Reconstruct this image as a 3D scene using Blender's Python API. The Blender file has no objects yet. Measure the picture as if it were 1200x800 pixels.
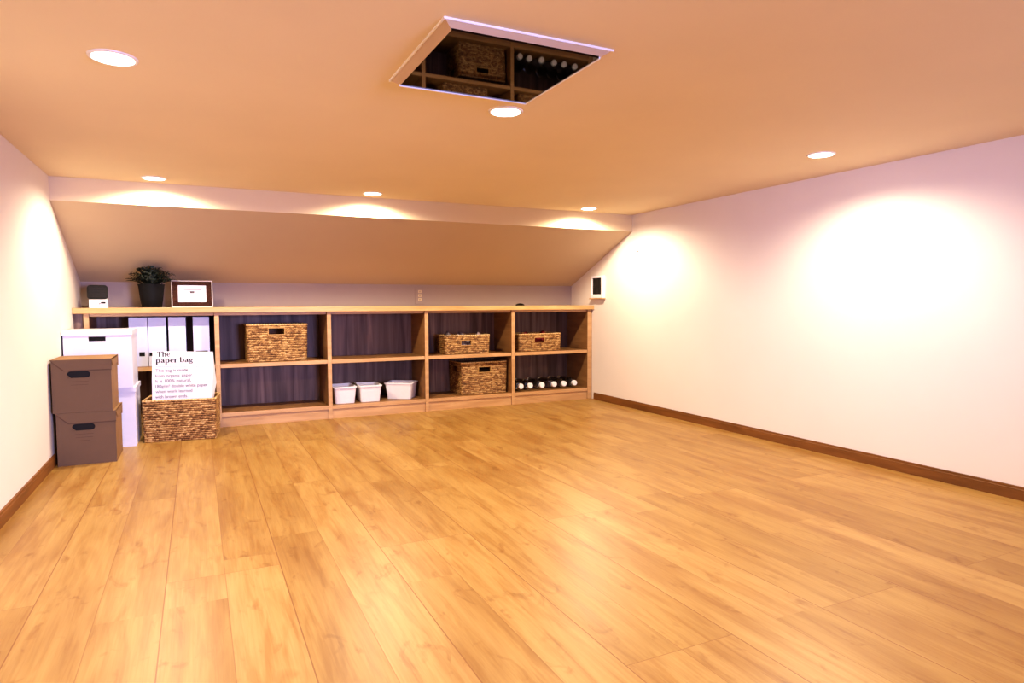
import bpy, math, random
from mathutils import Vector, Matrix
random.seed(7)
PI = math.pi
scn = bpy.context.scene
col = scn.collection

# ------------------------------------------------------------------ room dimensions (metres)
XL, XR = -0.6474, 2.8965          # side walls
YS, YB = 4.504, 4.8412            # bookcase front, low back wall
YC = 3.9776                       # bulkhead
H, ZB, ZK = 1.4215, 1.3021, 0.9243
Y0 = -1.25                        # wall behind the camera
P0, SW = -0.4021, 0.1515          # floor strips

# ------------------------------------------------------------------ materials
def newmat(name):
    m = bpy.data.materials.new(name); m.use_nodes = True
    nt = m.node_tree
    return m, nt, nt.nodes['Principled BSDF']
def N(nt, t, **k):
    n = nt.nodes.new(t)
    for a, v in k.items(): setattr(n, a, v)
    return n
def setin(n, **k):
    for a, v in k.items(): n.inputs[a.replace('_', ' ')].default_value = v
def M_(nt, op, a, b=None, c=None):
    n = nt.nodes.new('ShaderNodeMath'); n.operation = op
    for i, v in enumerate((a, b, c)):
        if v is None: continue
        if isinstance(v, (int, float)): n.inputs[i].default_value = v
        else: nt.links.new(v, n.inputs[i])
    return n.outputs[0]
def ramp(nt, fac, stops):
    r = nt.nodes.new('ShaderNodeValToRGB'); e = r.color_ramp.elements
    while len(e) < len(stops): e.new(0.5)
    for i, (p, c) in enumerate(stops):
        e[i].position = p; e[i].color = tuple(c) + ((1,) if len(c) == 3 else ())
    nt.links.new(fac, r.inputs[0]); return r.outputs[0]
def mix(nt, mode, fac, a, b):
    n = nt.nodes.new('ShaderNodeMix'); n.data_type = 'RGBA'; n.blend_type = mode
    for i, v in ((0, fac), (6, a), (7, b)):
        if isinstance(v, (int, float)): n.inputs[i].default_value = v
        elif isinstance(v, (tuple, list)): n.inputs[i].default_value = tuple(v) + ((1,) if len(v) == 3 else ())
        else: nt.links.new(v, n.inputs[i])
    return n.outputs[2]
def plain(name, c, rough=.6, metal=0, noise=.06, scale=30, bump=0, spec=.4):
    m, nt, b = newmat(name)
    tc = N(nt, 'ShaderNodeTexCoord'); nz = N(nt, 'ShaderNodeTexNoise'); setin(nz, Scale=scale, Detail=4)
    nt.links.new(tc.outputs['Object'], nz.inputs['Vector'])
    f = ramp(nt, nz.outputs['Fac'], [(.3, tuple(x*(1-noise) for x in c)), (.7, tuple(min(1, x*(1+noise)) for x in c))])
    nt.links.new(f, b.inputs['Base Color'])
    setin(b, Roughness=rough, Metallic=metal); b.inputs['Specular IOR Level'].default_value = spec
    if bump:
        bp = N(nt, 'ShaderNodeBump'); setin(bp, Strength=bump, Distance=.002)
        nt.links.new(nz.outputs['Fac'], bp.inputs['Height']); nt.links.new(bp.outputs[0], b.inputs['Normal'])
    return m
def wallpaper(name, c):
    m, nt, b = newmat(name)
    tc = N(nt, 'ShaderNodeTexCoord')
    mp = N(nt, 'ShaderNodeMapping'); mp.inputs['Scale'].default_value = (260, 260, 90)
    nt.links.new(tc.outputs['Object'], mp.inputs[0])
    nz = N(nt, 'ShaderNodeTexNoise'); setin(nz, Scale=1.0, Detail=3)
    nt.links.new(mp.outputs[0], nz.inputs['Vector'])
    n2 = N(nt, 'ShaderNodeTexNoise'); setin(n2, Scale=3.0, Detail=2)
    nt.links.new(tc.outputs['Object'], n2.inputs['Vector'])
    f = ramp(nt, n2.outputs['Fac'], [(.3, tuple(x*.97 for x in c)), (.7, c)])
    nt.links.new(f, b.inputs['Base Color']); setin(b, Roughness=.85)
    b.inputs['Specular IOR Level'].default_value = .2
    bp = N(nt, 'ShaderNodeBump'); setin(bp, Strength=.18, Distance=.001)
    nt.links.new(nz.outputs['Fac'], bp.inputs['Height']); nt.links.new(bp.outputs[0], b.inputs['Normal'])
    return m
def wood(name, c1, c2, scale=(3, 3, 40), rough=.5, contrast=(.3, .7), blot=.25):
    m, nt, b = newmat(name)
    tc = N(nt, 'ShaderNodeTexCoord'); mp = N(nt, 'ShaderNodeMapping'); mp.inputs['Scale'].default_value = scale
    nt.links.new(tc.outputs['Object'], mp.inputs[0])
    nz = N(nt, 'ShaderNodeTexNoise'); setin(nz, Scale=1.0, Detail=6, Distortion=.6)
    nt.links.new(mp.outputs[0], nz.inputs['Vector'])
    base = ramp(nt, nz.outputs['Fac'], [(contrast[0], c1), (contrast[1], c2)])
    mp2 = N(nt, 'ShaderNodeMapping'); mp2.inputs['Scale'].default_value = tuple(s*.22 for s in scale)
    nt.links.new(tc.outputs['Object'], mp2.inputs[0])
    n2 = N(nt, 'ShaderNodeTexNoise'); setin(n2, Scale=1.0, Detail=2); nt.links.new(mp2.outputs[0], n2.inputs['Vector'])
    sh = ramp(nt, n2.outputs['Fac'], [(.35, (1-blot,)*3), (.65, (1, 1, 1))])
    nt.links.new(mix(nt, 'MULTIPLY', 1.0, base, sh), b.inputs['Base Color'])
    setin(b, Roughness=rough); b.inputs['Specular IOR Level'].default_value = .35
    return m

def floor_material():
    m, nt, b = newmat('oak_strip_flooring')
    L = nt.links.new
    tc = N(nt, 'ShaderNodeTexCoord'); sp = N(nt, 'ShaderNodeSeparateXYZ'); L(tc.outputs['Object'], sp.inputs[0])
    x, y = sp.outputs[0], sp.outputs[1]
    sx = M_(nt, 'DIVIDE', M_(nt, 'SUBTRACT', x, P0), SW)
    k = M_(nt, 'FLOOR', sx); fx = M_(nt, 'FRACT', sx)
    hb = M_(nt, 'DIVIDE', sx, 2.0); bd = M_(nt, 'FLOOR', hb); fb = M_(nt, 'FRACT', hb)
    odd = M_(nt, 'FLOORED_MODULO', bd, 2.0)
    yj = M_(nt, 'DIVIDE', M_(nt, 'ADD', M_(nt, 'SUBTRACT', y, 1.123), M_(nt, 'MULTIPLY', odd, .909)), 1.818)
    j = M_(nt, 'FLOOR', yj); fj = M_(nt, 'FRACT', yj)
    # printed pieces inside every strip
    wn = N(nt, 'ShaderNodeTexWhiteNoise', noise_dimensions='1D'); L(k, wn.inputs['W'])
    y2 = M_(nt, 'DIVIDE', M_(nt, 'ADD', y, M_(nt, 'MULTIPLY', wn.outputs['Value'], 3.1)), 2.3)
    j2 = M_(nt, 'FLOOR', y2)
    cid = N(nt, 'ShaderNodeCombineXYZ'); L(k, cid.inputs[0]); L(j, cid.inputs[1]); L(j2, cid.inputs[2])
    w3 = N(nt, 'ShaderNodeTexWhiteNoise', noise_dimensions='3D'); L(cid.outputs[0], w3.inputs['Vector'])
    rid = w3.outputs['Value']
    # grain: stretched noises shifted for each piece
    def grain(ax, ay, det, dist, off):
        cv = N(nt, 'ShaderNodeCombineXYZ'); L(M_(nt, 'MULTIPLY', x, ax), cv.inputs[0])
        L(M_(nt, 'MULTIPLY', y, ay), cv.inputs[1]); L(M_(nt, 'MULTIPLY', rid, off), cv.inputs[2])
        n = N(nt, 'ShaderNodeTexNoise'); setin(n, Scale=1.0, Detail=det, Distortion=dist, Roughness=.55)
        L(cv.outputs[0], n.inputs['Vector']); return n.outputs['Fac']
    fine = grain(150, 5, 5, .6, 37); mid = grain(24, 2.6, 4, 1.1, 53); big = grain(9, 1.7, 2, .5, 71); blot = grain(18, 9, 3, .8, 91)
    tone = ramp(nt, rid, [(0, (.33, .196, .058)), (.5, (.365, .222, .070)), (1, (.40, .251, .088))])
    c = mix(nt, 'MULTIPLY', 1.0, tone, ramp(nt, big, [(.34, (.84, .74, .62)), (.56, (1.04, 1.03, 1.0))]))
    c = mix(nt, 'MULTIPLY', 1.0, c, ramp(nt, mid, [(.34, (.86, .77, .66)), (.50, (1, 1, 1)), (.7, (1.06, 1.08, 1.15))]))
    c = mix(nt, 'MULTIPLY', .7, c, ramp(nt, fine, [(.35, (.88, .82, .74)), (.6, (1.03, 1.03, 1.03))]))
    c = mix(nt, 'MULTIPLY', .9, c, ramp(nt, blot, [(.25, (.70, .56, .42)), (.40, (1, 1, 1))]))
    # grooves
    def groove(f, period, half):
        d = M_(nt, 'MULTIPLY', M_(nt, 'MINIMUM', f, M_(nt, 'SUBTRACT', 1.0, f)), period)
        return M_(nt, 'LESS_THAN', d, half)
    g1 = groove(fb, SW*2, .0015); g2 = groove(fx, SW, .0011); g3 = groove(fj, 1.818, .0012)
    g = M_(nt, 'MAXIMUM', M_(nt, 'MULTIPLY', g2, .55), M_(nt, 'MAXIMUM', M_(nt, 'MULTIPLY', g1, .9), M_(nt, 'MULTIPLY', g3, .6)))
    c = mix(nt, 'MIX', g, c, (.22, .085, .02))
    L(c, b.inputs['Base Color'])
    L(M_(nt, 'ADD', M_(nt, 'MULTIPLY', mid, .12), .34), b.inputs['Roughness'])
    b.inputs['Specular IOR Level'].default_value = .38
    bp = N(nt, 'ShaderNodeBump'); setin(bp, Strength=.25, Distance=.001)
    L(M_(nt, 'SUBTRACT', M_(nt, 'MULTIPLY', fine, .3), g), bp.inputs['Height']); L(bp.outputs[0], b.inputs['Normal'])
    return m

def wicker_material(name='woven_wicker', k=.82):
    m, nt, b = newmat(name)
    at = N(nt, 'ShaderNodeAttribute'); at.attribute_name = 'weave'
    nz = N(nt, 'ShaderNodeTexNoise'); setin(nz, Scale=120.0, Detail=3)
    tc = N(nt, 'ShaderNodeTexCoord'); nt.links.new(tc.outputs['Object'], nz.inputs['Vector'])
    f = M_(nt, 'ADD', M_(nt, 'MULTIPLY', at.outputs['Fac'], .95), M_(nt, 'MULTIPLY', M_(nt, 'SUBTRACT', nz.outputs['Fac'], .5), .5))
    c = ramp(nt, f, [(.10, (.04*k, .014*k, .004*k)), (.36, (.27*k, .115*k, .032*k)), (.64, (.60*k, .36*k, .13*k)), (.95, (.90*k, .68*k, .36*k))])
    nt.links.new(c, b.inputs['Base Color']); setin(b, Roughness=.6)
    return m

def emis(name, c, s):
    m, nt, b = newmat(name)
    setin(b, Roughness=.4); b.inputs['Base Color'].default_value = (1, 1, 1, 1)
    b.inputs['Emission Color'].default_value = tuple(c) + (1,); b.inputs['Emission Strength'].default_value = s
    return m

MT = {}
MT['floor'] = floor_material()
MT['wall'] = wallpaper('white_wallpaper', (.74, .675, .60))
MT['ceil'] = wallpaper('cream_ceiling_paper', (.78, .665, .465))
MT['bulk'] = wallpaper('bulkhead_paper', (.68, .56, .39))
MT['knee'] = wallpaper('low_wall_paper', (.43, .35, .31))  # darker copy of the wall paper: shade under the slope put into its colour
MT['slope'] = wallpaper('sloped_ceiling_paper', (.56, .44, .30))  # darkened apart from the flat ceiling, with the slope's shade in its colour
MT['base'] = wood('dark_brown_baseboard', (.16, .062, .014), (.25, .10, .024), (30, 4, 30))
MT['edge'] = wood('light_oak_edge', (.49, .285, .13), (.62, .39, .20), (4, 25, 30), .45, blot=.12)
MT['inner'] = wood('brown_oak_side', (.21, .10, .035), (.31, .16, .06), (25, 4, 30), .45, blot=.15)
MT['top'] = wood('oak_countertop', (.50, .30, .115), (.62, .40, .18), (5, 40, 40), .38, blot=.15)
MT['back'] = wood('greyish_walnut_back', (.12, .068, .05), (.37, .24, .19), (26, 20, 1.5), .5, (.3, .72), .5)
MT['card'] = plain('brown_cardboard', (.135, .082, .046), .75, noise=.05, scale=8)
MT['cardside'] = plain('light_cardboard', (.25, .138, .055), .75, noise=.08, scale=8)
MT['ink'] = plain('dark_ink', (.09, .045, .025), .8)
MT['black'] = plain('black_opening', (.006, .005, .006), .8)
MT['whitebox'] = plain('white_card', (.68, .68, .78), .6, noise=.02)
MT['file'] = plain('white_file_card', (.60, .62, .80), .55, noise=.02)
MT['paper'] = plain('white_paper', (.78, .78, .82), .7, noise=.03, scale=14, bump=.4)
MT['title'] = plain('black_title_ink', (.012, .008, .012), .7)
MT['grey_ink'] = plain('grey_text_ink', (.11, .085, .15), .7)
MT['wicker'] = wicker_material()
MT['pan'] = plain('white_plastic', (.84, .83, .88), .35, noise=.02)
MT['pot'] = plain('charcoal_pot', (.006, .006, .007), .6, noise=.2, spec=.15)
MT['soil'] = plain('soil', (.02, .012, .008), .9, noise=.4, scale=80)
MT['leaf'] = plain('dark_green_leaf', (.007, .012, .006), .6, noise=.5, scale=40)
MT['frame_brown'] = plain('dark_brown_frame', (.045, .013, .007), .6, noise=.5, scale=120, spec=.12)
MT['frame_white'] = plain('pale_frame_edge', (.62, .55, .56), .4)
MT['cert'] = plain('certificate_paper', (.78, .76, .86), .6, noise=.02)
MT['dark_plastic'] = plain('black_plastic', (.010, .008, .008), .5, noise=.2, spec=.15)
MT['metal'] = plain('white_metal_trim', (.80, .76, .74), .35)
MT['trim'] = plain('white_lacquer_trim', (.88, .84, .86), .35, noise=.01)
MT['hatch'] = plain('beige_hatch_frame', (.58, .42, .28), .5, noise=.02)
MT['cap'] = plain('white_cap', (.93, .92, .95), .4, noise=.01)
MT['red'] = plain('dark_red_cloth', (.16, .012, .012), .85, noise=.3, scale=40, bump=.5)
MT['grey_cloth'] = plain('grey_cloth', (.20, .16, .17), .85, noise=.3, scale=40, bump=.5)
MT['grille'] = plain('grey_grille', (.03, .024, .02), .5, noise=.2, spec=.2)
MT['lamp'] = emis('lit_lamp_lens', (1, .93, .78), 28)
def glass():
    m, nt, b = newmat('clear_bottle_glass')
    nz = N(nt, 'ShaderNodeTexNoise'); setin(nz, Scale=9.0)
    nt.links.new(ramp(nt, nz.outputs['Fac'], [(.3, (.55, .58, .58)), (.7, (.68, .70, .70))]), b.inputs['Base Color'])
    setin(b, Roughness=.04, IOR=1.45); b.inputs['Transmission Weight'].default_value = 1
    return m
MT['glass'] = glass()
def mirror():
    m, nt, b = newmat('dark_tinted_mirror_glass')
    nz = N(nt, 'ShaderNodeTexNoise'); setin(nz, Scale=3.0)
    nt.links.new(ramp(nt, nz.outputs['Fac'], [(.3, (.026, .019, .019)), (.7, (.032, .024, .024))]), b.inputs['Base Color'])
    setin(b, Roughness=.02, Metallic=1.0)
    return m
MT['mirror'] = mirror()

# ------------------------------------------------------------------ mesh helpers
class MB:
    def __init__(s): s.v = []; s.f = []; s.mi = []; s.att = None
    def add(s, vs, fs, mi=0):
        o = len(s.v); s.v += [tuple(v) for v in vs]; s.f += [tuple(i+o for i in f) for f in fs]; s.mi += [mi]*len(fs); return s
    def box(s, x0, x1, y0, y1, z0, z1, mi=0, mt=None, bev=0):
        if bev:
            b = min(bev, (x1-x0)/2.2, (y1-y0)/2.2, (z1-z0)/2.2)
            import bmesh
            bm = bmesh.new(); bmesh.ops.create_cube(bm, size=1)
            bmesh.ops.scale(bm, vec=(x1-x0, y1-y0, z1-z0), verts=bm.verts)
            bmesh.ops.translate(bm, vec=((x0+x1)/2, (y0+y1)/2, (z0+z1)/2), verts=bm.verts)
            bmesh.ops.bevel(bm, geom=bm.edges[:], offset=b, segments=2, profile=.5, affect='EDGES')
            bm.verts.index_update()
            vs = [v.co.copy() for v in bm.verts]; fs = [[v.index for v in f.verts] for f in bm.faces]; bm.free()
        else:
            vs = [Vector(p) for p in ((x0,y0,z0),(x1,y0,z0),(x1,y1,z0),(x0,y1,z0),(x0,y0,z1),(x1,y0,z1),(x1,y1,z1),(x0,y1,z1))]
            fs = [(0,3,2,1),(4,5,6,7),(0,1,5,4),(1,2,6,5),(2,3,7,6),(3,0,4,7)]
        if mt: vs = [mt @ v for v in vs]
        return s.add(vs, fs, mi)
    def prism(s, poly, axis, a, b, mi=0):
        """poly: 2D points in the plane across axis ('x','y','z'), extruded from a to b"""
        def P(p, t):
            return {'x': (t, p[0], p[1]), 'y': (p[0], t, p[1]), 'z': (p[0], p[1], t)}[axis]
        n = len(poly); vs = [P(p, a) for p in poly]+[P(p, b) for p in poly]
        fs = [tuple(range(n))[::-1], tuple(range(n, 2*n))]+[(i, (i+1) % n, n+(i+1) % n, n+i) for i in range(n)]
        return s.add(vs, fs, mi)
    def lathe(s, prof, n=28, axis='z', c=(0, 0, 0), mi=0):
        vs = []; fs = []
        for r, t in prof:
            for i in range(n):
                a = 2*PI*i/n; p = (r*math.cos(a), r*math.sin(a))
                q = {'z': (p[0], p[1], t), 'y': (p[0], t, p[1]), 'x': (t, p[0], p[1])}[axis]
                vs.append((q[0]+c[0], q[1]+c[1], q[2]+c[2]))
        for k in range(len(prof)-1):
            for i in range(n):
                fs.append((k*n+i, k*n+(i+1) % n, (k+1)*n+(i+1) % n, (k+1)*n+i))
        fs.append(tuple(range(n))[::-1]); fs.append(tuple(range((len(prof)-1)*n, len(prof)*n)))
        return s.add(vs, fs, mi)
    def two_tone(s):
        for k, f in enumerate(s.f):
            a, b_, c = (Vector(s.v[i]) for i in f[:3]); n = (b_-a).cross(c-a)
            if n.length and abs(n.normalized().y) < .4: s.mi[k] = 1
        return s
    def build(s, name, mats, parent=None, loc=(0, 0, 0), rz=0, smooth=False, bevel=0):
        me = bpy.data.meshes.new(name); me.from_pydata(s.v, [], s.f); me.update()
        if not isinstance(mats, (list, tuple)): mats = [mats]
        for m in mats: me.materials.append(m)
        me.polygons.foreach_set('material_index', s.mi)
        if s.att:
            a = me.attributes.new('weave', 'FLOAT', 'POINT'); a.data.foreach_set('value', s.att)
        import bmesh
        bm = bmesh.new(); bm.from_mesh(me); bmesh.ops.recalc_face_normals(bm, faces=bm.faces[:]); bm.to_mesh(me); bm.free()
        if smooth: me.polygons.foreach_set('use_smooth', [True]*len(me.polygons))
        o = bpy.data.objects.new(name, me); col.objects.link(o)
        o.location = loc; o.rotation_euler = (0, 0, rz)
        if parent: o.parent = parent
        if smooth:
            try: me.set_sharp_from_angle(angle=math.radians(40))
            except Exception: pass
        return o
def tag(o, label=None, cat=None, group=None, kind=None):
    if label: o['label'] = label
    if cat: o['category'] = cat
    if group: o['group'] = group
    if kind: o['kind'] = kind
    return o
def thing(name, label, cat, loc=(0, 0, 0), rz=0, group=None):
    o = bpy.data.objects.new(name, None); col.objects.link(o); o.empty_display_size = .05
    o.location = loc; o.rotation_euler = (0, 0, rz); return tag(o, label, cat, group)
def copy_tree(o, parent=None):
    c = o.copy(); col.objects.link(c)
    if parent: c.parent = parent
    for ch in [q for q in bpy.data.objects if q.parent == o]: copy_tree(ch, c)
    return c
def dup(o, loc, label, rz=None, group=None):
    c = copy_tree(o); c.location = loc; c['label'] = label
    if rz is not None: c.rotation_euler = (0, 0, rz)
    if group: c['group'] = group
    return c
def struct(name, mb, m, label, cat):
    return tag(mb.build(name, m), label, cat, kind='structure')

# ------------------------------------------------------------------ the room
T = .10
struct('floor', MB().box(XL-T, XR+T, Y0-T, YB+T, -.10, 0), MT['floor'], 'honey oak strip floor running towards the bookcase', 'floor')
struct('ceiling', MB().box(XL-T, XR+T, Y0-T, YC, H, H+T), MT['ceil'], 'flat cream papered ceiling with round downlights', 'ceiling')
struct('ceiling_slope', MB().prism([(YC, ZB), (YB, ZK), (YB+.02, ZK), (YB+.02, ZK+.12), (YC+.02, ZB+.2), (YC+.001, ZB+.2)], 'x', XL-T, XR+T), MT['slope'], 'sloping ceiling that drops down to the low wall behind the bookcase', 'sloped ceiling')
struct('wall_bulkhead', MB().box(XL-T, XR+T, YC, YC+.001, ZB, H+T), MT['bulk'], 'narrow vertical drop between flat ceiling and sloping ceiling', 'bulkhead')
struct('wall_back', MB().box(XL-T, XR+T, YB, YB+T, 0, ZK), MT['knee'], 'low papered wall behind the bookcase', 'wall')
struct('wall_left', MB().box(XL-T, XL, Y0, YB, 0, H), MT['wall'], 'white papered wall on the left', 'wall')
struct('wall_right', MB().box(XR, XR+T, Y0, YB, 0, H), MT['wall'], 'white papered wall on the right', 'wall')
# wall behind the camera, with a window opening that lets daylight in
wx0, wx1, wz0, wz1 = -.35, 1.75, .28, 1.28
wb = MB().box(XL, wx0, Y0-T, Y0, 0, H).box(wx1, XR, Y0-T, Y0, 0, H).box(wx0, wx1, Y0-T, Y0, 0, wz0).box(wx0, wx1, Y0-T, Y0, wz1, H)
struct('wall_front', wb, MT['wall'], 'papered wall with a window behind the viewer', 'wall')
wf = MB()
for a, b_ in ((wx0, wx0+.04), ((wx0+wx1)/2-.02, (wx0+wx1)/2+.02), (wx1-.04, wx1)): wf.box(a, b_, Y0-.07, Y0-.03, wz0, wz1)
wf.box(wx0, wx1, Y0-.07, Y0-.03, wz0, wz0+.04).box(wx0, wx1, Y0-.07, Y0-.03, wz1-.04, wz1)
struct('window_1', wf, MT['metal'], 'white framed window behind the viewer', 'window')

def baseboard(name, x, s, label):
    hb = .054
    p = [(x, 0), (x-s*.009, 0), (x-s*.009, hb-.012), (x-s*.0075, hb-.010), (x-s*.0075, hb-.001), (x-s*.0065, hb), (x, hb)]
    struct(name, MB().prism(p, 'y', Y0+.001, YS-.03), MT['base'], label, 'baseboard')
baseboard('baseboard_left', XL+.0005, -1, 'dark brown baseboard along the left wall')
baseboard('baseboard_right', XR-.0005, 1, 'dark brown baseboard along the right wall')

# ------------------------------------------------------------------ bookcase
bc = thing('bookcase', 'long low oak bookcase of five bays built in across the back wall', 'bookcase', (0, YS, 0))
U = [-.5815, .1105, .8003, 1.4857, 2.1785, 2.861]; th = .0135
ZT0, ZT1 = .728, .7613; ZM0, ZM1 = .377, .402; ZF0, ZF1 = .066, .092; D = YB-YS-.002
MB().box(XL+.001, XR-.001, -.022, D, ZT0, ZT1, bev=.002).build('countertop', MT['top'], bc)
for i, u in enumerate(U):
    nm = 'side_panel' if i in (0, 5) else 'divider'
    MB().box(u-th, u+th, 0, D-.006, 0, ZT0, bev=.001).two_tone().build(nm, [MT['edge'], MT['inner']], bc)
for i in range(5):
    a, b_ = U[i]+th, U[i+1]-th
    MB().box(a, b_, .004, D-.006, ZM0, ZM1, bev=.001).two_tone().build('shelf', [MT['edge'], MT['inner']], bc)
    MB().box(a, b_, .001, D-.006, ZF0, ZF1, bev=.001).two_tone().build('bottom_shelf', [MT['edge'], MT['inner']], bc)
    MB().box(a, b_, .008, .024, 0, ZF0).build('kickboard', MT['edge'], bc)
    MB().box(a, b_, .016, .034, ZT0-.018, ZT0).build('top_rail', MT['edge'], bc)
MB().box(U[0]-th, U[5]+th, D-.006, D, 0, ZT0).build('back_panel', MT['back'], bc)
MB().box(XL+.001, U[0]-th, .03, .045, 0, ZT0).build('filler_panel', MT['back'], bc)
MB().box(U[5]+th, XR-.001, .01, .025, 0, ZT0).build('filler_panel', MT['edge'], bc)

# ------------------------------------------------------------------ lidded cardboard boxes
def pill(cx, cz, w, h, n=8):
    r = h/2; pts = []
    for k in range(n+1):
        a = -PI/2+PI*k/n; pts.append((cx+w/2-r+r*math.cos(a), cz+r*math.sin(a)))
    for k in range(n+1):
        a = PI/2+PI*k/n; pts.append((cx-w/2+r+r*math.cos(a), cz+r*math.sin(a)))
    return pts
def hole_wall(mb, x0, x1, z0, z1, hole, y0, y1, mi=0):
    """front wall with a real opening of outline `hole` (closed list of x,z)"""
    a, b_ = min(p[0] for p in hole), max(p[0] for p in hole); c, d = min(p[1] for p in hole), max(p[1] for p in hole)
    mb.box(x0, a, y0, y1, z0, z1, mi).box(b_, x1, y0, y1, z0, z1, mi).box(a, b_, y0, y1, z0, c, mi).box(a, b_, y0, y1, d, z1, mi)
    if len(hole) > 4:
        for cx, cz in ((a, c), (b_, c), (b_, d), (a, d)):
            q = [p for p in hole if abs(p[0]-cx) < (d-c)/2+1e-6 and (p[1]-(c+d)/2)*(cz-(c+d)/2) >= -1e-9]
            q.sort(key=lambda p: math.atan2(p[1]-(c+d)/2, p[0]-(a+b_)/2))
            for k in range(len(q)-1): mb.prism([(cx, cz), q[k], q[k+1]], 'y', y0, y1, mi)
def cardboard_box(label, loc, rz, w=.246, d=.285, h=.258):
    r = thing('cardboard_box', label, 'box', loc, rz, 'brown cardboard boxes by the left wall')
    t = .004; b = MB(); hz = h*.755; hole = pill(-.012, hz-.01, .096, .032)
    hole_wall(b, -w/2, w/2, 0, h-.006, hole, 0, t)
    b.box(-.075, .055, t+.001, t+.003, hz-.035, hz+.015, mi=2)  # black sheet behind the hand hole, painting the dark inside of the box
    b.box(-w/2, w/2, d-t, d, 0, h-.006); b.box(-w/2, -w/2+t, t, d-t, 0, h-.006, mi=1); b.box(w/2-t, w/2, t, d-t, 0, h-.006, mi=1); b.box(-w/2+t, w/2-t, t, d-t, 0, t)
    b.build('box_body', [MT['card'], MT['cardside'], MT['black']], r)
    l = MB(); g = .003
    l.box(-w/2-g, w/2+g, -g, d+g, h-.006, h, mi=1)
    lf = .052
    l.prism([(-w/2-g, h-.001), (w/2+g, h-.001), (w/2+g-.001, h-lf), (-w/2+.052, h-lf), (-w/2+.02, h-.022)], 'y', -g-.003, -g*.05)
    l.prism([(-w/2-g, h-.004), (w/2+g, h-.004), (w/2+g-.0005, h-lf-.003), (-w/2+.050, h-lf-.003), (-w/2+.017, h-.025)], 'y', -g*.7, -g*.04, mi=2)  # slightly larger dark shape behind the flap, painted as its shadow line
    l.prism([(0, h-.001), (d, h-.001), (d-.02, h-.040), (.055, h-.040), (.02, h-.012)], 'x', w/2+.0005, w/2+.003, mi=1)
    l.box(w/2+.0005, w/2+.005, d-.022, d+g, h-.055, h+.001, mi=1)
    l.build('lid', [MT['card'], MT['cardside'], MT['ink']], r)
    q = MB()
    for k, (x0_, x1_) in enumerate(((-.048, .028), (-.046, .026), (-.030, .012))): q.box(x0_, x1_, -.0006, 0, hz-.045-k*.016, hz-.0435-k*.016)
    q.build('printed_lines', MT['ink'], r)
    return r
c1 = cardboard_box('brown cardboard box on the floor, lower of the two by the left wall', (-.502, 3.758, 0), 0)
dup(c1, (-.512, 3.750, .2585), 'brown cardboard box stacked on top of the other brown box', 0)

def white_box(label, loc, rz, w, d, h, hw=.078):
    r = thing('white_storage_box', label, 'box', loc, rz, 'white lidded boxes in front of the bookcase')
    b = MB(); t = .004; lh = .032
    hc = -.003; hz = h-lh-.012
    hole_wall(b, -w/2, w/2, 0, h-.008, [(hc+hw/2, hz-.013), (hc+hw/2, hz+.011), (hc-hw/2, hz+.011), (hc-hw/2, hz-.013)], 0, t)
    b.box(hc-hw/2-.01, hc+hw/2+.01, t+.001, t+.003, hz-.022, hz+.018, mi=1)  # black sheet behind the slot, in place of the shade inside
    b.box(-w/2, w/2, d-t, d, 0, h-.008); b.box(-w/2, -w/2+t, t, d-t, 0, h-.008); b.box(w/2-t, w/2, t, d-t, 0, h-.008); b.box(-w/2+t, w/2-t, t, d-t, 0, t)
    b.build('box_body', [MT['whitebox'], MT['black']], r)
    l = MB(); g = .005
    l.box(-w/2-g, w/2+g, -g, d+g, h-.004, h)
    l.box(-w/2-g, w/2+g, -g, -g+.002, h-lh+.006, h-.004); l.box(-w/2-g, w/2+g, d+g-.002, d+g, h-lh+.006, h-.004)
    l.box(-w/2-g, -w/2-g+.002, -g+.002, d+g-.002, h-lh+.006, h-.004); l.box(w/2+g-.002, w/2+g, -g+.002, d+g-.002, h-lh+.006, h-.004)
    l.build('lid', MT['whitebox'], r)
    return r
w1 = white_box('white lidded box on the floor beside the wicker basket', (-.467, 4.125, 0), 0, .296, .335, .327)
w2 = white_box('white lidded box with a dark slot, on top of the other white box', (-.482, 4.110, .3275), 0, .312, .345, .315)

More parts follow.
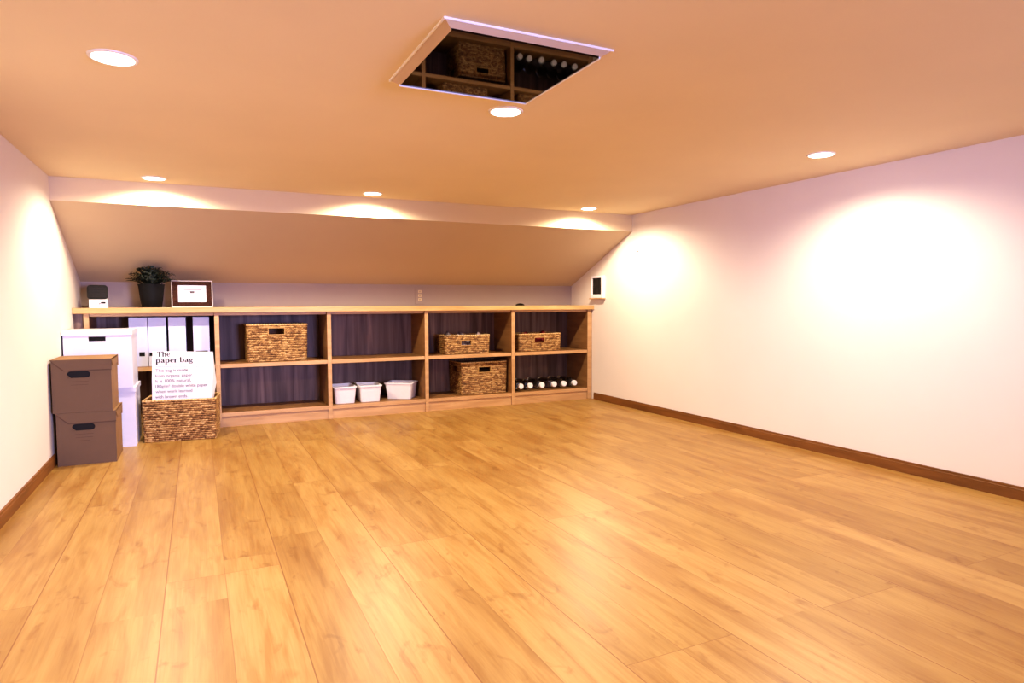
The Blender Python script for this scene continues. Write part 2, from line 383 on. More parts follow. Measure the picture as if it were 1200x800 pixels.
# ------------------------------------------------------------------ woven baskets
def basket(label, loc, rz, w, d, h, hole=None, side_hole=False, group='woven wicker baskets', rh=.0105, slack=.0):
    r = thing('wicker_basket', label, 'basket', loc, rz, group)
    rc = .014; per = []
    stp = .0048
    # perimeter of a rounded rectangle, start at front-left
    def seg(x0, y0, x1, y1, nx, ny):
        L = math.hypot(x1-x0, y1-y0); n = max(2, int(L/stp))
        for i in range(n): per.append((x0+(x1-x0)*i/n, y0+(y1-y0)*i/n, nx, ny))
    def arc(cx, cy, a0):
        for i in range(5):
            a = a0+PI/2*i/5; per.append((cx+rc*math.cos(a), cy+rc*math.sin(a), math.cos(a), math.sin(a)))
    seg(-w/2+rc, 0, w/2-rc, 0, 0, -1); arc(w/2-rc, rc, -PI/2)
    seg(w/2, rc, w/2, d-rc, 1, 0); arc(w/2-rc, d-rc, 0)
    seg(w/2-rc, d, -w/2+rc, d, 0, 1); arc(-w/2+rc, d-rc, PI/2)
    seg(-w/2, d-rc, -w/2, rc, -1, 0); arc(-w/2+rc, rc, PI)
    n = len(per); s = [0]
    for i in range(1, n): s.append(s[-1]+math.hypot(per[i][0]-per[i-1][0], per[i][1]-per[i-1][1]))
    nr = max(4, round(h/rh)); rhh = h/nr; sub = 4; nz = nr*sub
    rnd = random.Random(hash(round(w*1000+h*77)) & 0xffff)
    bright = {}
    mb = MB(); mb.att = []
    inhole = lambda x, y, z: (hole and y < .004 and hole[0] < x < hole[1] and hole[2] < z < hole[3]) or \
        (side_hole and x < -w/2+.004 and d*.36 < y < d*.64 and h*.68 < z < h*.87)
    per_len = .018
    for j in range(nz+1):
        z = h*j/nz; row = min(nr-1, j//sub); fr = (j % sub)/sub if j < nz else 0
        for i in range(n):
            ph = s[i]/per_len+(row % 2)*.5+rnd.random()*.06
            cell = (row, int(ph))
            if cell not in bright: bright[cell] = rnd.random()
            hz = math.sin(PI*fr) if fr else 0
            hx = abs(math.sin(PI*ph))
            # strand leans across the row, giving the plaited look
            lean = .5+.5*math.sin(2*PI*(ph*1.0+fr*.6))
            e = hz*(.45+.55*hx)
            disp = .0045*e+.001*lean
            x, y, nx, ny = per[i]
            taper = 1-.03*(1-z/h)
            bow = slack*math.sin(PI*min(1, z/h))*math.sin(PI*min(1, max(0, (x+w/2)/w))) if ny == -1 else 0
            mb.v.append((x*taper+nx*disp, d/2+(y-d/2)*taper+ny*(disp+bow), z))
            mb.att.append(max(0, min(1, .12+.62*e*(.55+.45*lean)+.46*(bright[cell]-.5)+.12)))
    for j in range(nz):
        for i in range(n):
            k = (i+1) % n
            cx, cy = (per[i][0]+per[k][0])/2, (per[i][1]+per[k][1])/2
            if inhole(cx, cy, h*(j+.5)/nz): continue
            mb.f.append((j*n+i, j*n+k, (j+1)*n+k, (j+1)*n+i)); mb.mi.append(0)
    # inner skin and bottom
    o = len(mb.v); t = .007
    zs = [0, h] if not hole else [0, hole[2], hole[3], h]
    inn = []
    for z in zs:
        for i in range(n):
            x, y, nx, ny = per[i]; taper = 1-.03*(1-z/h)
            mb.v.append((x*taper-nx*t, d/2+(y-d/2)*taper-ny*t, z)); mb.att.append(.3)
    for q in range(len(zs)-1):
        for i in range(n):
            k = (i+1) % n; cx, cy = (per[i][0]+per[k][0])/2, (per[i][1]+per[k][1])/2
            if inhole(cx, cy, (zs[q]+zs[q+1])/2): continue
            mb.f.append((o+q*n+i, o+q*n+k, o+(q+1)*n+k, o+(q+1)*n+i)); mb.mi.append(0)
    lo = o+(len(zs)-1)*n
    for i in range(n):
        k = (i+1) % n
        mb.f.append((nz*n+i, nz*n+k, lo+k, lo+i)); mb.mi.append(0)
    mb.f.append(tuple(range(o, o+n))); mb.mi.append(0)
    mb.build('basket_body', MT['wicker'], r, smooth=True)
    # plaited rim
    rb = MB(); rb.att = []; m_ = 6
    for i in range(n):
        x, y, nx, ny = per[i]
        rr = .0052+.0016*abs(math.sin(PI*s[i]/.017))
        v = rnd.random()*.25
        for q in range(m_):
            a = 2*PI*q/m_
            rb.v.append((x-nx*.001+nx*rr*math.cos(a), y-ny*.001+ny*rr*math.cos(a), h-.002+rr*math.sin(a)))
            rb.att.append(.35+.4*abs(math.sin(PI*s[i]/.017))+v)
    for i in range(n):
        k = (i+1) % n
        for q in range(m_):
            p = (q+1) % m_
            rb.f.append((i*m_+q, k*m_+q, k*m_+p, i*m_+p)); rb.mi.append(0)
    rb.build('rim', MT['wicker'], r, smooth=True)
    if hole:
        hb = MB(); a0, a1, b0, b1 = hole; e = .005
        hb.box(a0-e, a0+.001, -.007, .008, b0-e, b1+e, bev=.0015).box(a1-.001, a1+e, -.007, .008, b0-e, b1+e, bev=.0015)
        hb.box(a0, a1, -.007, .008, b0-e, b0+.001, bev=.0015).box(a0, a1, -.007, .008, b1-.001, b1+e, bev=.0015)
        hb.att = [.62]*len(hb.v)
        hb.build('handle_opening', MT['wicker'], r)
    return r
yb_ = YS+.055
basket('tall wicker basket alone on the upper shelf of the second bay', (.476, yb_, ZM1+.0006), 0, .380, .255, .243, (-.056, .044, .178, .219))
basket('low wicker basket holding grey cloths, on the upper shelf above the tall basket', (1.826, yb_, ZM1+.0006), 0, .362, .20, .139, (-.055, .028, .064, .101))
basket('tall wicker basket on the bottom shelf left of the bottles', (1.962, yb_, ZF1+.0006), 0, .378, .265, .242, (-.050, .048, .165, .205), side_hole=True)
basket('low wicker basket with red cloth, on the upper shelf above the bottles', (2.442, yb_, ZM1+.0006), 0, .382, .24, .136, (-.052, .038, .072, .106))
basket('wicker basket standing on the floor with a white paper bag in it', (-.105, 4.168, 0), math.radians(-7), .378, .255, .236, None, slack=.004)

# cloths in the low baskets
def cloth_heap(name, label, cat, loc, w, d, h, m, seed):
    rn = random.Random(seed); nx, ny = 26, 14; mb = MB()
    ph = [rn.random()*6 for _ in range(6)]
    def f(u, v):
        e = min(1, min(u, 1-u)*9)*min(1, min(v, 1-v)*7)
        return (h*.72+h*.28*math.sin(u*13+ph[0]+2*math.sin(v*4+ph[1]))*math.cos(v*6+ph[2]+math.sin(u*7))+h*.08*math.sin(u*37+ph[3]))*(.55+.45*e)
    for j in range(ny+1):
        for i in range(nx+1):
            u, v = i/nx, j/ny; mb.v.append((-w/2+w*u, -d/2+d*v, f(u, v)))
    for j in range(ny):
        for i in range(nx):
            mb.f.append((j*(nx+1)+i, j*(nx+1)+i+1, (j+1)*(nx+1)+i+1, (j+1)*(nx+1)+i)); mb.mi.append(0)
    # skirt and base so that the heap is a closed body
    o = len(mb.v); ring = [i for i in range(nx+1)]+[j*(nx+1)+nx for j in range(1, ny+1)]+[ny*(nx+1)+i for i in range(nx-1, -1, -1)]+[j*(nx+1) for j in range(ny-1, 0, -1)]
    for q in ring: x, y, z = mb.v[q]; mb.v.append((x, y, 0))
    L = len(ring)
    for q in range(L):
        mb.f.append((ring[q], ring[(q+1) % L], o+(q+1) % L, o+q)); mb.mi.append(0)
    mb.f.append(tuple(o+q for q in range(L))); mb.mi.append(0)
    return tag(mb.build(name, m, loc=loc, smooth=True), label, cat)
cloth_heap('folded_cloth', 'crumpled grey cloth filling the low basket in the fourth bay', 'cloth', (1.826, yb_+.1, ZM1+.003), .33, .17, .158, MT['grey_cloth'], 3)
cloth_heap('folded_cloth', 'dark red cloth filling the low basket above the bottles', 'cloth', (2.442, yb_+.12, ZM1+.003), .345, .205, .146, MT['red'], 9)

# ------------------------------------------------------------------ paper bag with its printing
bag = thing('paper_bag', 'white printed paper bag standing up in the floor basket', 'bag', (0, 4.172, .0), math.radians(-7))
xl_, xr_ = -.236, .075
def bx_(px): return -.236+(px-178)*(.311/71.0)
def bz_(py, px=210): return .5165-(py-412)*(.2905/60.0) - (px-178)/71*.012*(1-(py-412)/60)
g = MB()
zb0 = .03
vs = [(xl_+.012, .03, zb0), (xr_-.035, .015, zb0), (xr_-.035, .10, zb0), (xl_+.02, .12, zb0),
      (xl_-.008, 0, .225), (xr_-.010, 0, .225), (xr_-.004, .07, .240), (xl_, .09, .225),
      (xl_, .012, .5165), (xr_+.002, .012, .505), (xr_+.001, .022, .503), (xl_+.002, .022, .514),
      (xl_-.006, .003, .36), (xr_-.001, .003, .36), (xr_+.012, .05, .32), (xl_-.003, .06, .36)]
fs = [(3, 2, 1, 0)]
for a, b_ in ((0, 4), (4, 12), (12, 8)):
    for i in range(4): fs.append((a+i, a+(i+1) % 4, b_+(i+1) % 4, b_+i))
fs.append((8, 9, 10, 11))
g.add(vs, fs); go = g.build('bag_body', MT['paper'], bag)
def front_y(z):
    return .012*(z-.36)/(.511-.36)*.75+.003 if z > .36 else .003*(z-.225)/.135
def text_mesh(body, x0, x1, zbase, name, m, parent, extrude_y=-.0012, hfix=None):
    cu = bpy.data.curves.new(name, 'FONT'); cu.body = body; cu.size = 1
    t = bpy.data.objects.new(name+'_tmp', cu); col.objects.link(t)
    dg = bpy.context.evaluated_depsgraph_get(); me = bpy.data.meshes.new_from_object(t.evaluated_get(dg))
    col.objects.unlink(t); bpy.data.objects.remove(t)
    xs = [v.co.x for v in me.vertices]; sc = (x1-x0)/(max(xs)-min(xs)); mn = min(xs); sy = hfix or sc
    for v in me.vertices:
        z = zbase+v.co.y*sy; v.co = Vector((x0+(v.co.x-mn)*sc, front_y(z)+extrude_y, z))
    me.materials.clear(); me.materials.append(m); me.name = name
    o = bpy.data.objects.new(name, me); col.objects.link(o); o.parent = parent
    return o
LN = [('This bag is made', 181, 219, 436.5), ('from organic paper.', 180.5, 225, 442.7), ('It is 100% natural,', 180.5, 222.5, 448.9),
      ('180g/m² double white paper', 180.5, 242, 455.1), ('when work learned', 180.5, 223.5, 461.3), ('with brown ends.', 180, 218, 467.5)]
for s_, a, b_, yy in LN:
    text_mesh(s_, bx_(a), bx_(b_), bz_(yy, a), 'text_line', MT['grey_ink'], bag, hfix=.0245)
# title drawn with thick and thin pen strokes, like the bag's serif face
G = {}
def S(*pts): return pts            # (x, y, width) along the stroke
def ser(x, y, w=.34): return ((x-w/2, y, .05), (x+w/2, y, .05))
bowl = lambda cx, sgn: S((cx-sgn*.02, .86, .05), (cx+sgn*.22, .98, .08), (cx+sgn*.42, .78, .17), (cx+sgn*.46, .5, .22), (cx+sgn*.42, .22, .17), (cx+sgn*.22, .02, .08), (cx-sgn*.02, .14, .05))
G['T'] = (1.15, [S((.55, 0, .22), (.55, 1.42, .22)), S((.02, 1.45, .06), (1.08, 1.45, .06)), S((.03, 1.1, .05), (.05, 1.45, .09)), S((1.07, 1.1, .05), (1.05, 1.45, .09)), ser(.55, .02, .5)])
G['h'] = (1.0, [S((.2, 0, .19), (.2, 1.5, .19)), S((.25, .72, .05), (.42, .95, .09), (.6, .96, .13), (.74, .8, .19), (.76, 0, .19)), ser(.2, .02, .4), ser(.76, .02, .38), ((.04, 1.48, .05), (.2, 1.48, .05))])
G['e'] = (.86, [S((.12, .56, .05), (.72, .56, .05)), S((.72, .56, .08), (.66, .86, .12), (.44, .99, .06), (.22, .86, .12), (.14, .5, .2), (.22, .16, .13), (.46, .02, .07), (.74, .2, .04))])
G['p'] = (1.0, [S((.2, -.45, .19), (.2, .98, .19)), bowl(.32, 1), ser(.2, -.45, .42), ((.04, .96, .05), (.2, .96, .05))])
G['b'] = (1.0, [S((.2, .02, .17), (.2, 1.5, .19)), bowl(.32, 1), ((.04, 1.48, .05), (.2, 1.48, .05))])
G['a'] = (.9, [S((.14, .78, .14), (.26, .96, .07), (.46, .97, .09), (.6, .8, .18), (.62, .15, .18), (.72, .03, .06), (.84, .1, .04)), S((.6, .58, .05), (.28, .48, .08), (.13, .26, .15), (.22, .05, .12), (.42, .04, .06), (.6, .22, .05))])
G['r'] = (.72, [S((.2, 0, .19), (.2, .98, .19)), S((.25, .62, .04), (.38, .9, .06), (.56, .92, .16)), ser(.2, .02, .42), ((.04, .96, .05), (.2, .96, .05))])
G['g'] = (.9, [S((.42, .98, .06), (.2, .86, .14), (.16, .66, .17), (.22, .46, .13), (.42, .36, .06), (.62, .46, .13), (.66, .66, .17), (.62, .86, .13), (.42, .98, .06)),
               S((.28, .4, .05), (.16, .24, .07), (.3, .1, .12), (.62, .04, .15), (.74, -.14, .12), (.6, -.4, .07), (.32, -.44, .07), (.1, -.3, .09), (.14, -.1, .06), (.3, .08, .05)), S((.62, .88, .05), (.84, .98, .07))])
G[' '] = (.42, [])
def glyph_text(word, x0, x1, zb, xh, name):
    tot = sum(G[c][0] for c in word); sc = (x1-x0)/tot; x = x0; mb = MB(); L = 0
    for c in word:
        for st in G[c][1]:
            n = len(st); off = len(mb.v)
            for i, (px, py, wd) in enumerate(st):
                a = st[max(0, i-1)]; b_ = st[min(n-1, i+1)]; dx, dy = b_[0]-a[0], b_[1]-a[1]; l = math.hypot(dx, dy) or 1
                wd = wd*1.3+.03; nx, ny = -dy/l*wd/2, dx/l*wd/2
                for q in (1, -1):
                    z = zb+(py+q*ny)*xh; lay = -.0013-.00002*(L % 5)
                    mb.v.append((x+(px+q*nx)*sc, front_y(z)+lay, z))
            for i in range(n-1): mb.f.append((off+2*i, off+2*i+1, off+2*i+3, off+2*i+2)); mb.mi.append(0)
            L += 1
        x += G[c][0]*sc
    return mb.build(name, MT['title'], bag)
px = .311/71.0
glyph_text('The', bx_(183.2), bx_(198.8), bz_(418.3, 190), .0190, 'title_line')
glyph_text('paper bag', bx_(181.5), bx_(225.5), bz_(425.2, 200), .0195, 'title_line')
for p_, q_ in ((182, 220), (229, 243)):
    rl = MB(); a = p_
    while a < q_:
        z = bz_(430.3, a); rl.box(bx_(a), bx_(a+1.3), front_y(z)-.0012, front_y(z)-.0006, z, z+.0013); a += 2.2
    rl.build('dotted_rule', MT['grey_ink'], bag)

# ------------------------------------------------------------------ white file boxes
def file_box(label, x, w, labelled):
    r = thing('file_box', label, 'file box', (x, YS+.062, ZM1), 0, 'white file boxes standing in the first bay')
    h = .300; d = .245; b = MB(); t = .003
    b.box(-w/2, w/2, 0, t, 0, h, bev=.001)
    b.prism([(t, 0), (d, 0), (d, h), (t, h)], 'x', -w/2, -w/2+t); b.prism([(t, 0), (d, 0), (d, h), (t, h)], 'x', w/2-t, w/2)
    b.box(-w/2+t, w/2-t, t, d, 0, t); b.box(-w/2+t, w/2-t, d-t, d, t, h); b.box(-w/2+t, w/2-t, t, d-t, h-t, h)
    b.build('file_body', MT['file'], r)
    return r
f1 = file_box('white file box with small dark finger hole, beside the dark empty gap', -.325, .098, 1)
MB().box(.002, .032, -.001, 0, .063, .088, bev=.0004).build('finger_hole', MT['black'], f1)
f2 = file_box('white file box, second from the dark empty gap on the left', -.2235, .099, 1)
MB().box(-.045, -.028, -.001, 0, .063, .084).build('finger_hole', MT['black'], f2)
f3 = file_box('white file box, third from the left and left of the black slot', -.1135, .096, 0)
MB().box(-.032, .034, -.001, 0, .078, .083).build('label_holder', MT['grey_ink'], f3)
f4 = file_box('white file box standing apart at the right end of the first bay', .0215, .093, 0)
MB().box(-.034, .034, -.002, 0, .074, .086).build('label_holder', MT['black'], f4)

# ------------------------------------------------------------------ white plastic bins
def bin_mesh(parent, w, d, h):
    def ring(w_, d_, z, r=.016, n=4):
        pts = []
        for cx, cy, a0 in ((w_/2-r, -d_/2+r, -PI/2), (w_/2-r, d_/2-r, 0), (-w_/2+r, d_/2-r, PI/2), (-w_/2+r, -d_/2+r, PI)):
            for i in range(n+1):
                a = a0+PI/2*i/n; pts.append((cx+r*math.cos(a), cy+r*math.sin(a), z))
        return pts
    k = .86
    def loft(rings, mb, cap0=True, cap1=True):
        n = len(rings[0]); o = len(mb.v)
        for r_ in rings: mb.v += r_
        for q in range(len(rings)-1):
            for i in range(n): mb.f.append((o+q*n+i, o+q*n+(i+1) % n, o+(q+1)*n+(i+1) % n, o+(q+1)*n+i)); mb.mi.append(0)
        if cap0: mb.f.append(tuple(o+i for i in range(n))); mb.mi.append(0)
        if cap1: mb.f.append(tuple(o+(len(rings)-1)*n+i for i in range(n))); mb.mi.append(0)
    b = MB(); wi = w*.94; di = d*.94
    loft([ring(wi*k, di*k, 0), ring(wi*.98, di*.98, h*.86), ring(wi, di, h-.006), ring(wi-.006, di-.006, h-.006), ring(wi*k-.008, di*k-.008, .005)], b)
    b.build('bin_body', MT['pan'], parent, smooth=True)
    m = MB()
    loft([ring(wi-.004, di-.004, h-.008), ring(w-.002, d-.002, h-.010), ring(w, d, h-.002), ring(w-.005, d-.005, h), ring(wi-.002, di-.002, h-.001), ring(wi-.004, di-.004, h-.008)], m, False, False)
    m.build('rim', MT['pan'], parent, smooth=True)
b1 = thing('plastic_bin', 'small white plastic bin nearest the divider on the bottom shelf', 'bin', (.908, 4.640, ZF1+.0006), 0, 'white plastic bins on the bottom shelf')
bin_mesh(b1, .164, .225, .117)
dup(b1, (1.089, 4.642, ZF1+.0006), 'small white plastic bin in the middle of the three', math.radians(-3))
b3 = thing('plastic_bin', 'wider white plastic bin turned at an angle, last of the three', 'bin', (1.337, 4.655, ZF1+.0006), math.radians(-33), 'white plastic bins on the bottom shelf')
bin_mesh(b3, .212, .180, .117)

# ------------------------------------------------------------------ bottles lying on the bottom shelf
LB = ['clear glass bottle lying next to the divider, cap to the front', 'clear glass bottle lying second from the divider', 'clear glass bottle lying third from the divider, before the gap',
      'clear glass bottle lying just right of the wider gap', 'clear glass bottle lying second from the right end of the bookcase', 'clear glass bottle lying at the right end of the bookcase']
bt = thing('glass_bottle', LB[0], 'bottle', (2.262, 4.535, ZF1), 0, 'glass bottles lying on the bottom shelf')
rb_ = .0400; cz = rb_+.0005
MB().lathe([(.0155, .012), (.016, .03), (.0165, .055), (.024, .072), (.036, .088), (rb_, .108), (rb_, .235), (rb_-.006, .245), (.012, .241)], 26, 'y', (0, 0, cz)).build('bottle_body', MT['glass'], bt, smooth=True)
MB().lathe([(.0195, 0), (.0215, .002), (.0215, .024), (.0205, .026)], 24, 'y', (0, 0, cz)).build('cap', MT['cap'], bt, smooth=True)
for k, x in enumerate([2.346, 2.446, 2.562, 2.650, 2.752]):
    dup(bt, (x, 4.535+[.004, -.006, .003, .0, .006][k], ZF1), LB[k+1], math.radians([.6, -1, 1, -1, .6][k]))

# ------------------------------------------------------------------ things on the countertop
# small white and black gadget
sp = thing('desktop_speaker', 'small white tabletop gadget with slanted black ribbed top', 'gadget', (-.527, 4.60, ZT1), math.radians(4))
a = MB()
a.prism([(-.03, 0), (.055, 0), (.055, .058), (-.022, .05)], 'x', -.047, .047)
a.build('base', MT['trim'], sp, bevel=.003)
q = MB(); n = 6
def rr(w, z0, z1, r):
    pts = []
    for cx, cz_, a0 in ((w/2-r, z0+r, -PI/2), (w/2-r, z1-r, 0), (-w/2+r, z1-r, PI/2), (-w/2+r, z0+r, PI)):
        for i in range(n+1): t_ = a0+PI/2*i/n; pts.append((cx+r*math.cos(t_), cz_+r*math.sin(t_)))
    return pts
q.prism(rr(.105, .052, .136, .018), 'y', -.012, .018)
for v in range(len(q.v)):
    x_, y_, z_ = q.v[v]; q.v[v] = (x_-.004, y_+(z_-.05)*.30-.008, z_)
q.build('screen', MT['dark_plastic'], sp)
rb2 = MB()
for i in range(9):
    z_ = .064+i*.0075; rb2.box(-.046, .038, -.0225+(z_-.05)*.30, -.0195+(z_-.05)*.30, z_, z_+.003)
rb2.build('rib', MT['grille'], sp)
lg = MB(); lg.box(.012, .036, -.0305, -.0255, .026, .036, bev=.001); lg.box(.002, .010, -.0305, -.0268, .022, .027)
lg.build('dark_mark', MT['black'], sp)

# potted plant
pl = thing('potted_plant', 'dark green bushy plant in a charcoal tapered pot', 'plant', (-.247, 4.585, ZT1))
MB().lathe([(.053, 0), (.056, .004), (.066, .08), (.0715, .134), (.074, .140), (.074, .143), (.069, .143), (.066, .130)], 36).build('pot', MT['pot'], pl, smooth=True)
MB().lathe([(.060, .122), (.066, .126), (.03, .131)], 24).build('soil', MT['soil'], pl, smooth=True)
fo = MB(); rn = random.Random(5)
for k in range(230):
    az = rn.random()*2*PI; reach = rn.uniform(.015, .118)
    dyk = math.sin(az)
    if dyk > .3: reach *= .75
    top = rn.uniform(.04, .125)*(1-.5*(reach/.12)**2)
    cx, cy = .04*math.cos(az)*rn.random(), .04*math.sin(az)*rn.random()
    wd = rn.uniform(.003, .0065); st = 6; off = len(fo.v); sd = (-math.sin(az), math.cos(az))
    for i in range(st+1):
        t_ = i/st; r_ = reach*t_; z_ = .13+top*math.sin(min(1, t_*1.0)*PI*.62)/math.sin(PI*.5)
        w_ = wd*(1-abs(2*t_-.8)/1.3) if t_ < .98 else .0004
        w_ = max(.0005, w_); jx = rn.uniform(-.0015, .0015)
        for s_ in (1, -1): fo.v.append((cx+r_*math.cos(az)+sd[0]*w_*s_+jx, cy+r_*math.sin(az)+sd[1]*w_*s_, z_+.0012*s_))
    for i in range(st): fo.f.append((off+2*i, off+2*i+1, off+2*i+3, off+2*i+2)); fo.mi.append(0)
    # small leaflets on the blade
    for i in (2, 3, 4, 5):
        bx0 = fo.v[off+2*i]; s2 = rn.choice((-1, 1)); l_ = rn.uniform(.008, .018); o2 = len(fo.v)
        fo.v += [bx0, (bx0[0]+sd[0]*l_*.5*s2+.004, bx0[1]+sd[1]*l_*.5*s2, bx0[2]+l_*.55), (bx0[0]+sd[0]*l_*s2, bx0[1]+sd[1]*l_*s2, bx0[2]+l_*.35), (bx0[0]+sd[0]*l_*.5*s2-.004, bx0[1]+sd[1]*l_*.5*s2, bx0[2]-.001)]
        fo.f.append((o2, o2+1, o2+2, o2+3)); fo.mi.append(0)
fo.build('foliage', MT['leaf'], pl)

# framed certificate
pf = thing('picture_frame', 'brown framed certificate with pale edge, next to the plant', 'picture frame', (-.023, 4.60, ZT1), 0)
W_, Hh = .234, .170
tilt = Matrix.Rotation(math.radians(-8), 4, 'X')
def fb(x0, x1, z0, z1, y0, y1, mbx, bev=0): mbx.box(x0, x1, y0, y1, z0, z1, mt=tilt, bev=bev)
e = MB(); tt = .005
fb(-W_/2, W_/2, 0, tt, -.004, .014, e); fb(-W_/2, W_/2, Hh-tt, Hh, -.004, .014, e); fb(-W_/2, -W_/2+tt, tt, Hh-tt, -.004, .014, e); fb(W_/2-tt, W_/2, tt, Hh-tt, -.004, .014, e)
e.build('frame_edge', MT['frame_white'], pf)
e = MB(); i0 = .037
fb(-W_/2+tt, W_/2-tt, tt, i0-.003, -.002, .012, e, .002); fb(-W_/2+tt, W_/2-tt, Hh-i0+.008, Hh-tt, -.002, .012, e, .002)
fb(-W_/2+tt, -W_/2+i0, i0-.003, Hh-i0+.008, -.002, .012, e, .002); fb(W_/2-i0, W_/2-tt, i0-.003, Hh-i0+.008, -.002, .012, e, .002)
e.build('frame', MT['frame_brown'], pf)
e = MB(); fb(-W_/2+i0, W_/2-i0, i0-.003, Hh-i0+.008, .004, .008, e); e.build('certificate', MT['cert'], pf)
e = MB()
for z_, x0_, x1_, hh_ in ((.112, -.048, .052, .004), (.103, -.034, .034, .0025), (.090, -.052, .05, .002), (.082, -.052, .046, .002), (.074, -.052, .05, .002), (.066, -.052, .03, .002), (.052, -.02, .03, .002)):
    fb(x0_, x1_, z_, z_+hh_, .0032, .0042, e)
e.build('printed_lines', MT['grey_ink'], pf)
e = MB(); e.add([(-.012, .012, .10), (.012, .012, .10), (.012, .075, .0008), (-.012, .075, .0008), (-.012, .016, .10), (.012, .016, .10), (.012, .079, .0008), (-.012, .079, .0008)],
                [(0, 1, 2, 3), (4, 5, 6, 7), (0, 1, 5, 4), (1, 2, 6, 5), (2, 3, 7, 6), (3, 0, 4, 7)])
e.build('back_stand', MT['frame_brown'], pf)

# small dark knob on the counter
tag(MB().lathe([(.034, 0), (.036, .004), (.030, .011), (.016, .016), (.004, .018)], 20).build('cable_grommet', MT['dark_plastic'], loc=(2.295, 4.62, ZT1), smooth=True),
    'small dark domed disc lying on the countertop above the bottles bay', 'disc')

# ------------------------------------------------------------------ wall fittings
ol = thing('wall_outlet', 'cream wall outlet plate low on the back wall above the countertop', 'outlet', (1.543, YB, .838))
MB().box(-.036, .036, -.006, 0, -.062, .062, bev=.002).build('cover_plate', MT['knee'], ol)
for z_ in (-.026, .004, .034):
    o_ = MB().box(-.012, .014, -.0085, -.006, z_-.011, z_+.011, bev=.001).build('socket', MT['ceil'], ol)
    MB().box(-.005, -.003, -.0092, -.0085, z_-.006, z_+.006).box(.004, .006, -.0092, -.0085, z_-.006, z_+.006).build('slot', MT['ink'], o_)

vt = thing('wall_vent', 'small square vent with dark grille and pale frame on the right wall', 'vent', (XR, 4.415, .900))
f = MB(); fw = .0225
for a_, b_, c_, d_ in ((-.088, .088, .078, .094), (-.088, .088, -.080, -.052), (-.088, -.062, -.052, .078), (.072, .088, -.052, .078)):
    f.box(-fw, 0, a_, b_, c_, d_, bev=.002)
f.build('frame', MT['trim'], vt)
MB().box(-.008, 0, -.062, .072, -.052, .078).build('grille_backing', MT['black'], vt)
for k in range(6):
    y_ = -.05+k*.0215
    MB().box(-.016, -.008, y_, y_+.006, -.052, .078).build('slat', MT['grille'], vt)
MB().box(-.034, 0, -.096, .092, -.090, -.080, bev=.002).build('lower_ledge', MT['edge'], vt)

tag(MB().box(-.010, 0, -.014, .014, -.003, .003, bev=.001).build('wall_hook', MT['metal'], loc=(XR, 3.911, 1.155)), 'tiny pale hook high on the right wall beyond the vent', 'hook')

# ------------------------------------------------------------------ dark glossy ceiling panel
ch = thing('ceiling_hatch', 'dark glossy ceiling panel in a white frame, reflecting the bookcase', 'ceiling panel', (0, 0, H))
X0, X1, Ya, Yb_ = .521, .972, 1.424, 1.885      # on the ceiling
x0, x1, ya, yb2 = .5325, .9245, 1.413, 1.820; dz = -.0305
fr = MB()
outer = [(X0, Ya, -.002), (X1, Ya, -.002), (X1, Yb_, -.002), (X0, Yb_, -.002)]
inner = [(x0, ya, dz), (x1, ya, dz), (x1, yb2, dz), (x0, yb2, dz)]
fr.add(outer+inner, [(0, 1, 5, 4), (1, 2, 6, 5), (2, 3, 7, 6), (3, 0, 4, 7)])
up = [(X0, Ya, 0), (X1, Ya, 0), (X1, Yb_, 0), (X0, Yb_, 0)]
fr.add(outer+up, [(0, 1, 5, 4), (1, 2, 6, 5), (2, 3, 7, 6), (3, 0, 4, 7)])
fr.build('frame', MT['hatch'], ch)
MB().box(x0, x1, ya, yb2, dz-.001, dz+.004).build('glass_panel', MT['mirror'], ch)
lip = MB(); w_ = .004
lip.box(X0-.003, X1+.003, Ya-.004, Ya, -.005, 0); lip.box(X0-.004, X0, Ya, Yb_, -.005, 0)
lip.box(x0-.003, x1+.003, yb2, yb2+.004, dz-.004, dz+.002); lip.box(x1, x1+.004, ya, yb2, dz-.003, dz+.002)
lip.build('frame_lip', MT['cap'], ch)

# ------------------------------------------------------------------ downlights
LX = [-.178, .952, 2.470]; LY = [2.02, 3.822]
LXf = [-.178, .942, 2.424]
LLAB = {(0, 0): 'round ceiling downlight at the left of the near row', (0, 1): 'round ceiling downlight just behind the dark ceiling panel', (0, 2): 'round ceiling downlight of the near row beside the right wall',
        (1, 0): 'round downlight by the bulkhead, leftmost of the far row', (1, 1): 'round downlight by the bulkhead, middle of the far row', (1, 2): 'round downlight by the bulkhead, rightmost of the far row'}
dl = None
WARM = (1.0, .845, .63)
for r_ in range(2):
    for c_ in range(3):
        x = (LX if r_ == 0 else LXf)[c_]; y = LY[r_]
        if dl is None:
            dl = thing('downlight', LLAB[(r_, c_)], 'ceiling light', (x, y, H), 0, 'round recessed ceiling downlights')
            MB().lathe([(.0500, -.0040), (.0540, -.0050), (.0580, -.0030), (.0590, 0), (.0500, 0), (.0500, -.0040)], 40).build('trim_ring', MT['metal'], dl, smooth=True)
            MB().lathe([(.050, -.0015), (.049, -.0038), (.030, -.0048), (.004, -.0052)], 40).build('lamp_lens', MT['lamp'], dl, smooth=True)
        else:
            dup(dl, (x, y, H), LLAB[(r_, c_)])
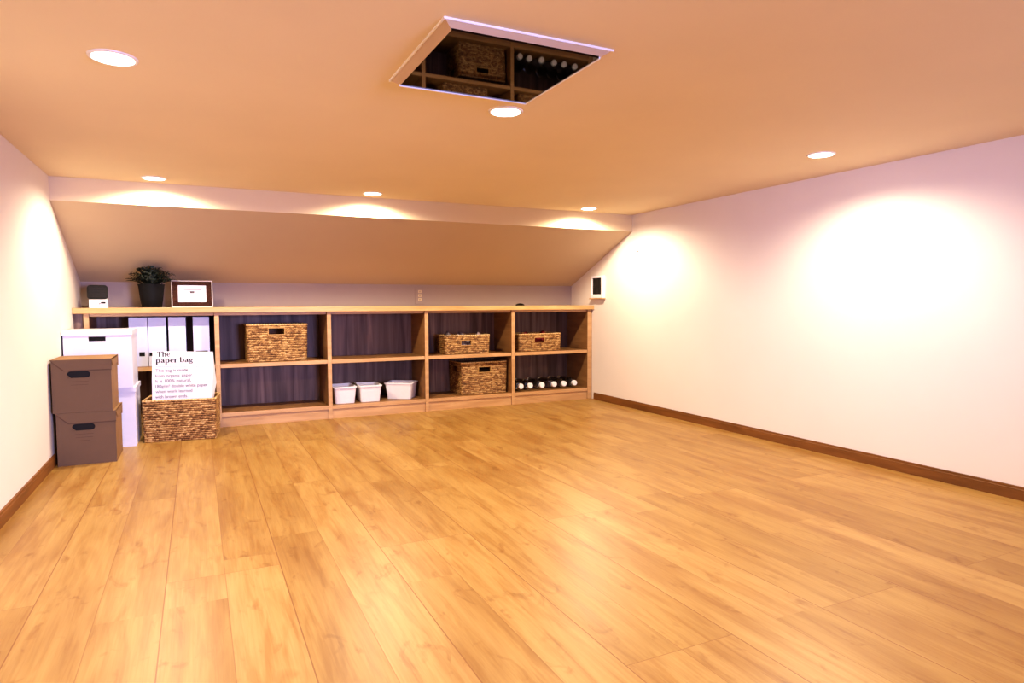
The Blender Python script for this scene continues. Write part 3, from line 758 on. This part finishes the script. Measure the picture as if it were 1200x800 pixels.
def spot(x, y, power, size=160, blend=.72):
    L = bpy.data.lights.new('downlight_beam', 'SPOT'); L.energy = power; L.color = WARM
    L.spot_size = math.radians(size); L.spot_blend = blend; L.shadow_soft_size = .02
    o = bpy.data.objects.new('downlight_beam', L); col.objects.link(o); o.location = (x, y, H-.027)
PW = 86
for x in LX: spot(x, LY[0], PW)
for x in LXf: spot(x, LY[1], PW*1.05, 168, .55)
for x, q in zip(LX, (.8, .9, .35)): spot(x, .22, PW*q)

# daylight through the window behind the camera
def daylight(x, target, e, w, h, sp):
    A = bpy.data.lights.new('window_daylight', 'AREA'); A.shape = 'RECTANGLE'; A.size = w; A.size_y = h
    A.energy = e; A.color = (.44, .47, 1.0); A.spread = math.radians(sp)
    ao = bpy.data.objects.new('window_daylight', A); col.objects.link(ao)
    ao.location = (x, Y0-.13, (wz0+wz1)/2)
    ao.rotation_euler = (Vector(target)-ao.location).to_track_quat('-Z', 'Y').to_euler()
daylight(1.25, (-.7, 4.3, .2), 42, .8, .85, 58)
daylight(.15, (2.9, 2.3, .85), 17, .8, .30, 42)
wd = bpy.data.worlds.new('World'); scn.world = wd; wd.use_nodes = True
wd.node_tree.nodes['Background'].inputs[0].default_value = (.35, .42, .8, 1); wd.node_tree.nodes['Background'].inputs[1].default_value = .25

# ------------------------------------------------------------------ camera
cam = bpy.data.cameras.new('camera'); co = bpy.data.objects.new('camera', cam); col.objects.link(co)
cam.sensor_width = 36; cam.lens = 766.31/1200*36; cam.clip_start = .02
R = Matrix.Rotation(-.4486, 4, 'Z') @ Matrix.Rotation(PI/2-.0581, 4, 'X') @ Matrix.Rotation(-.0037, 4, 'Z')
co.matrix_world = Matrix.Translation((0, 0, .7786)) @ R
scn.camera = co
scn.view_settings.view_transform = 'Standard'
scn.view_settings.look = 'Medium High Contrast'
scn.view_settings.exposure = -0.86
scn.cycles.use_denoising = True
scn.cycles.max_bounces = 10; scn.cycles.diffuse_bounces = 6; scn.cycles.glossy_bounces = 5; scn.cycles.transmission_bounces = 10
scn.cycles.sample_clamp_indirect = 6
scn.cycles.caustics_reflective = False; scn.cycles.caustics_refractive = False
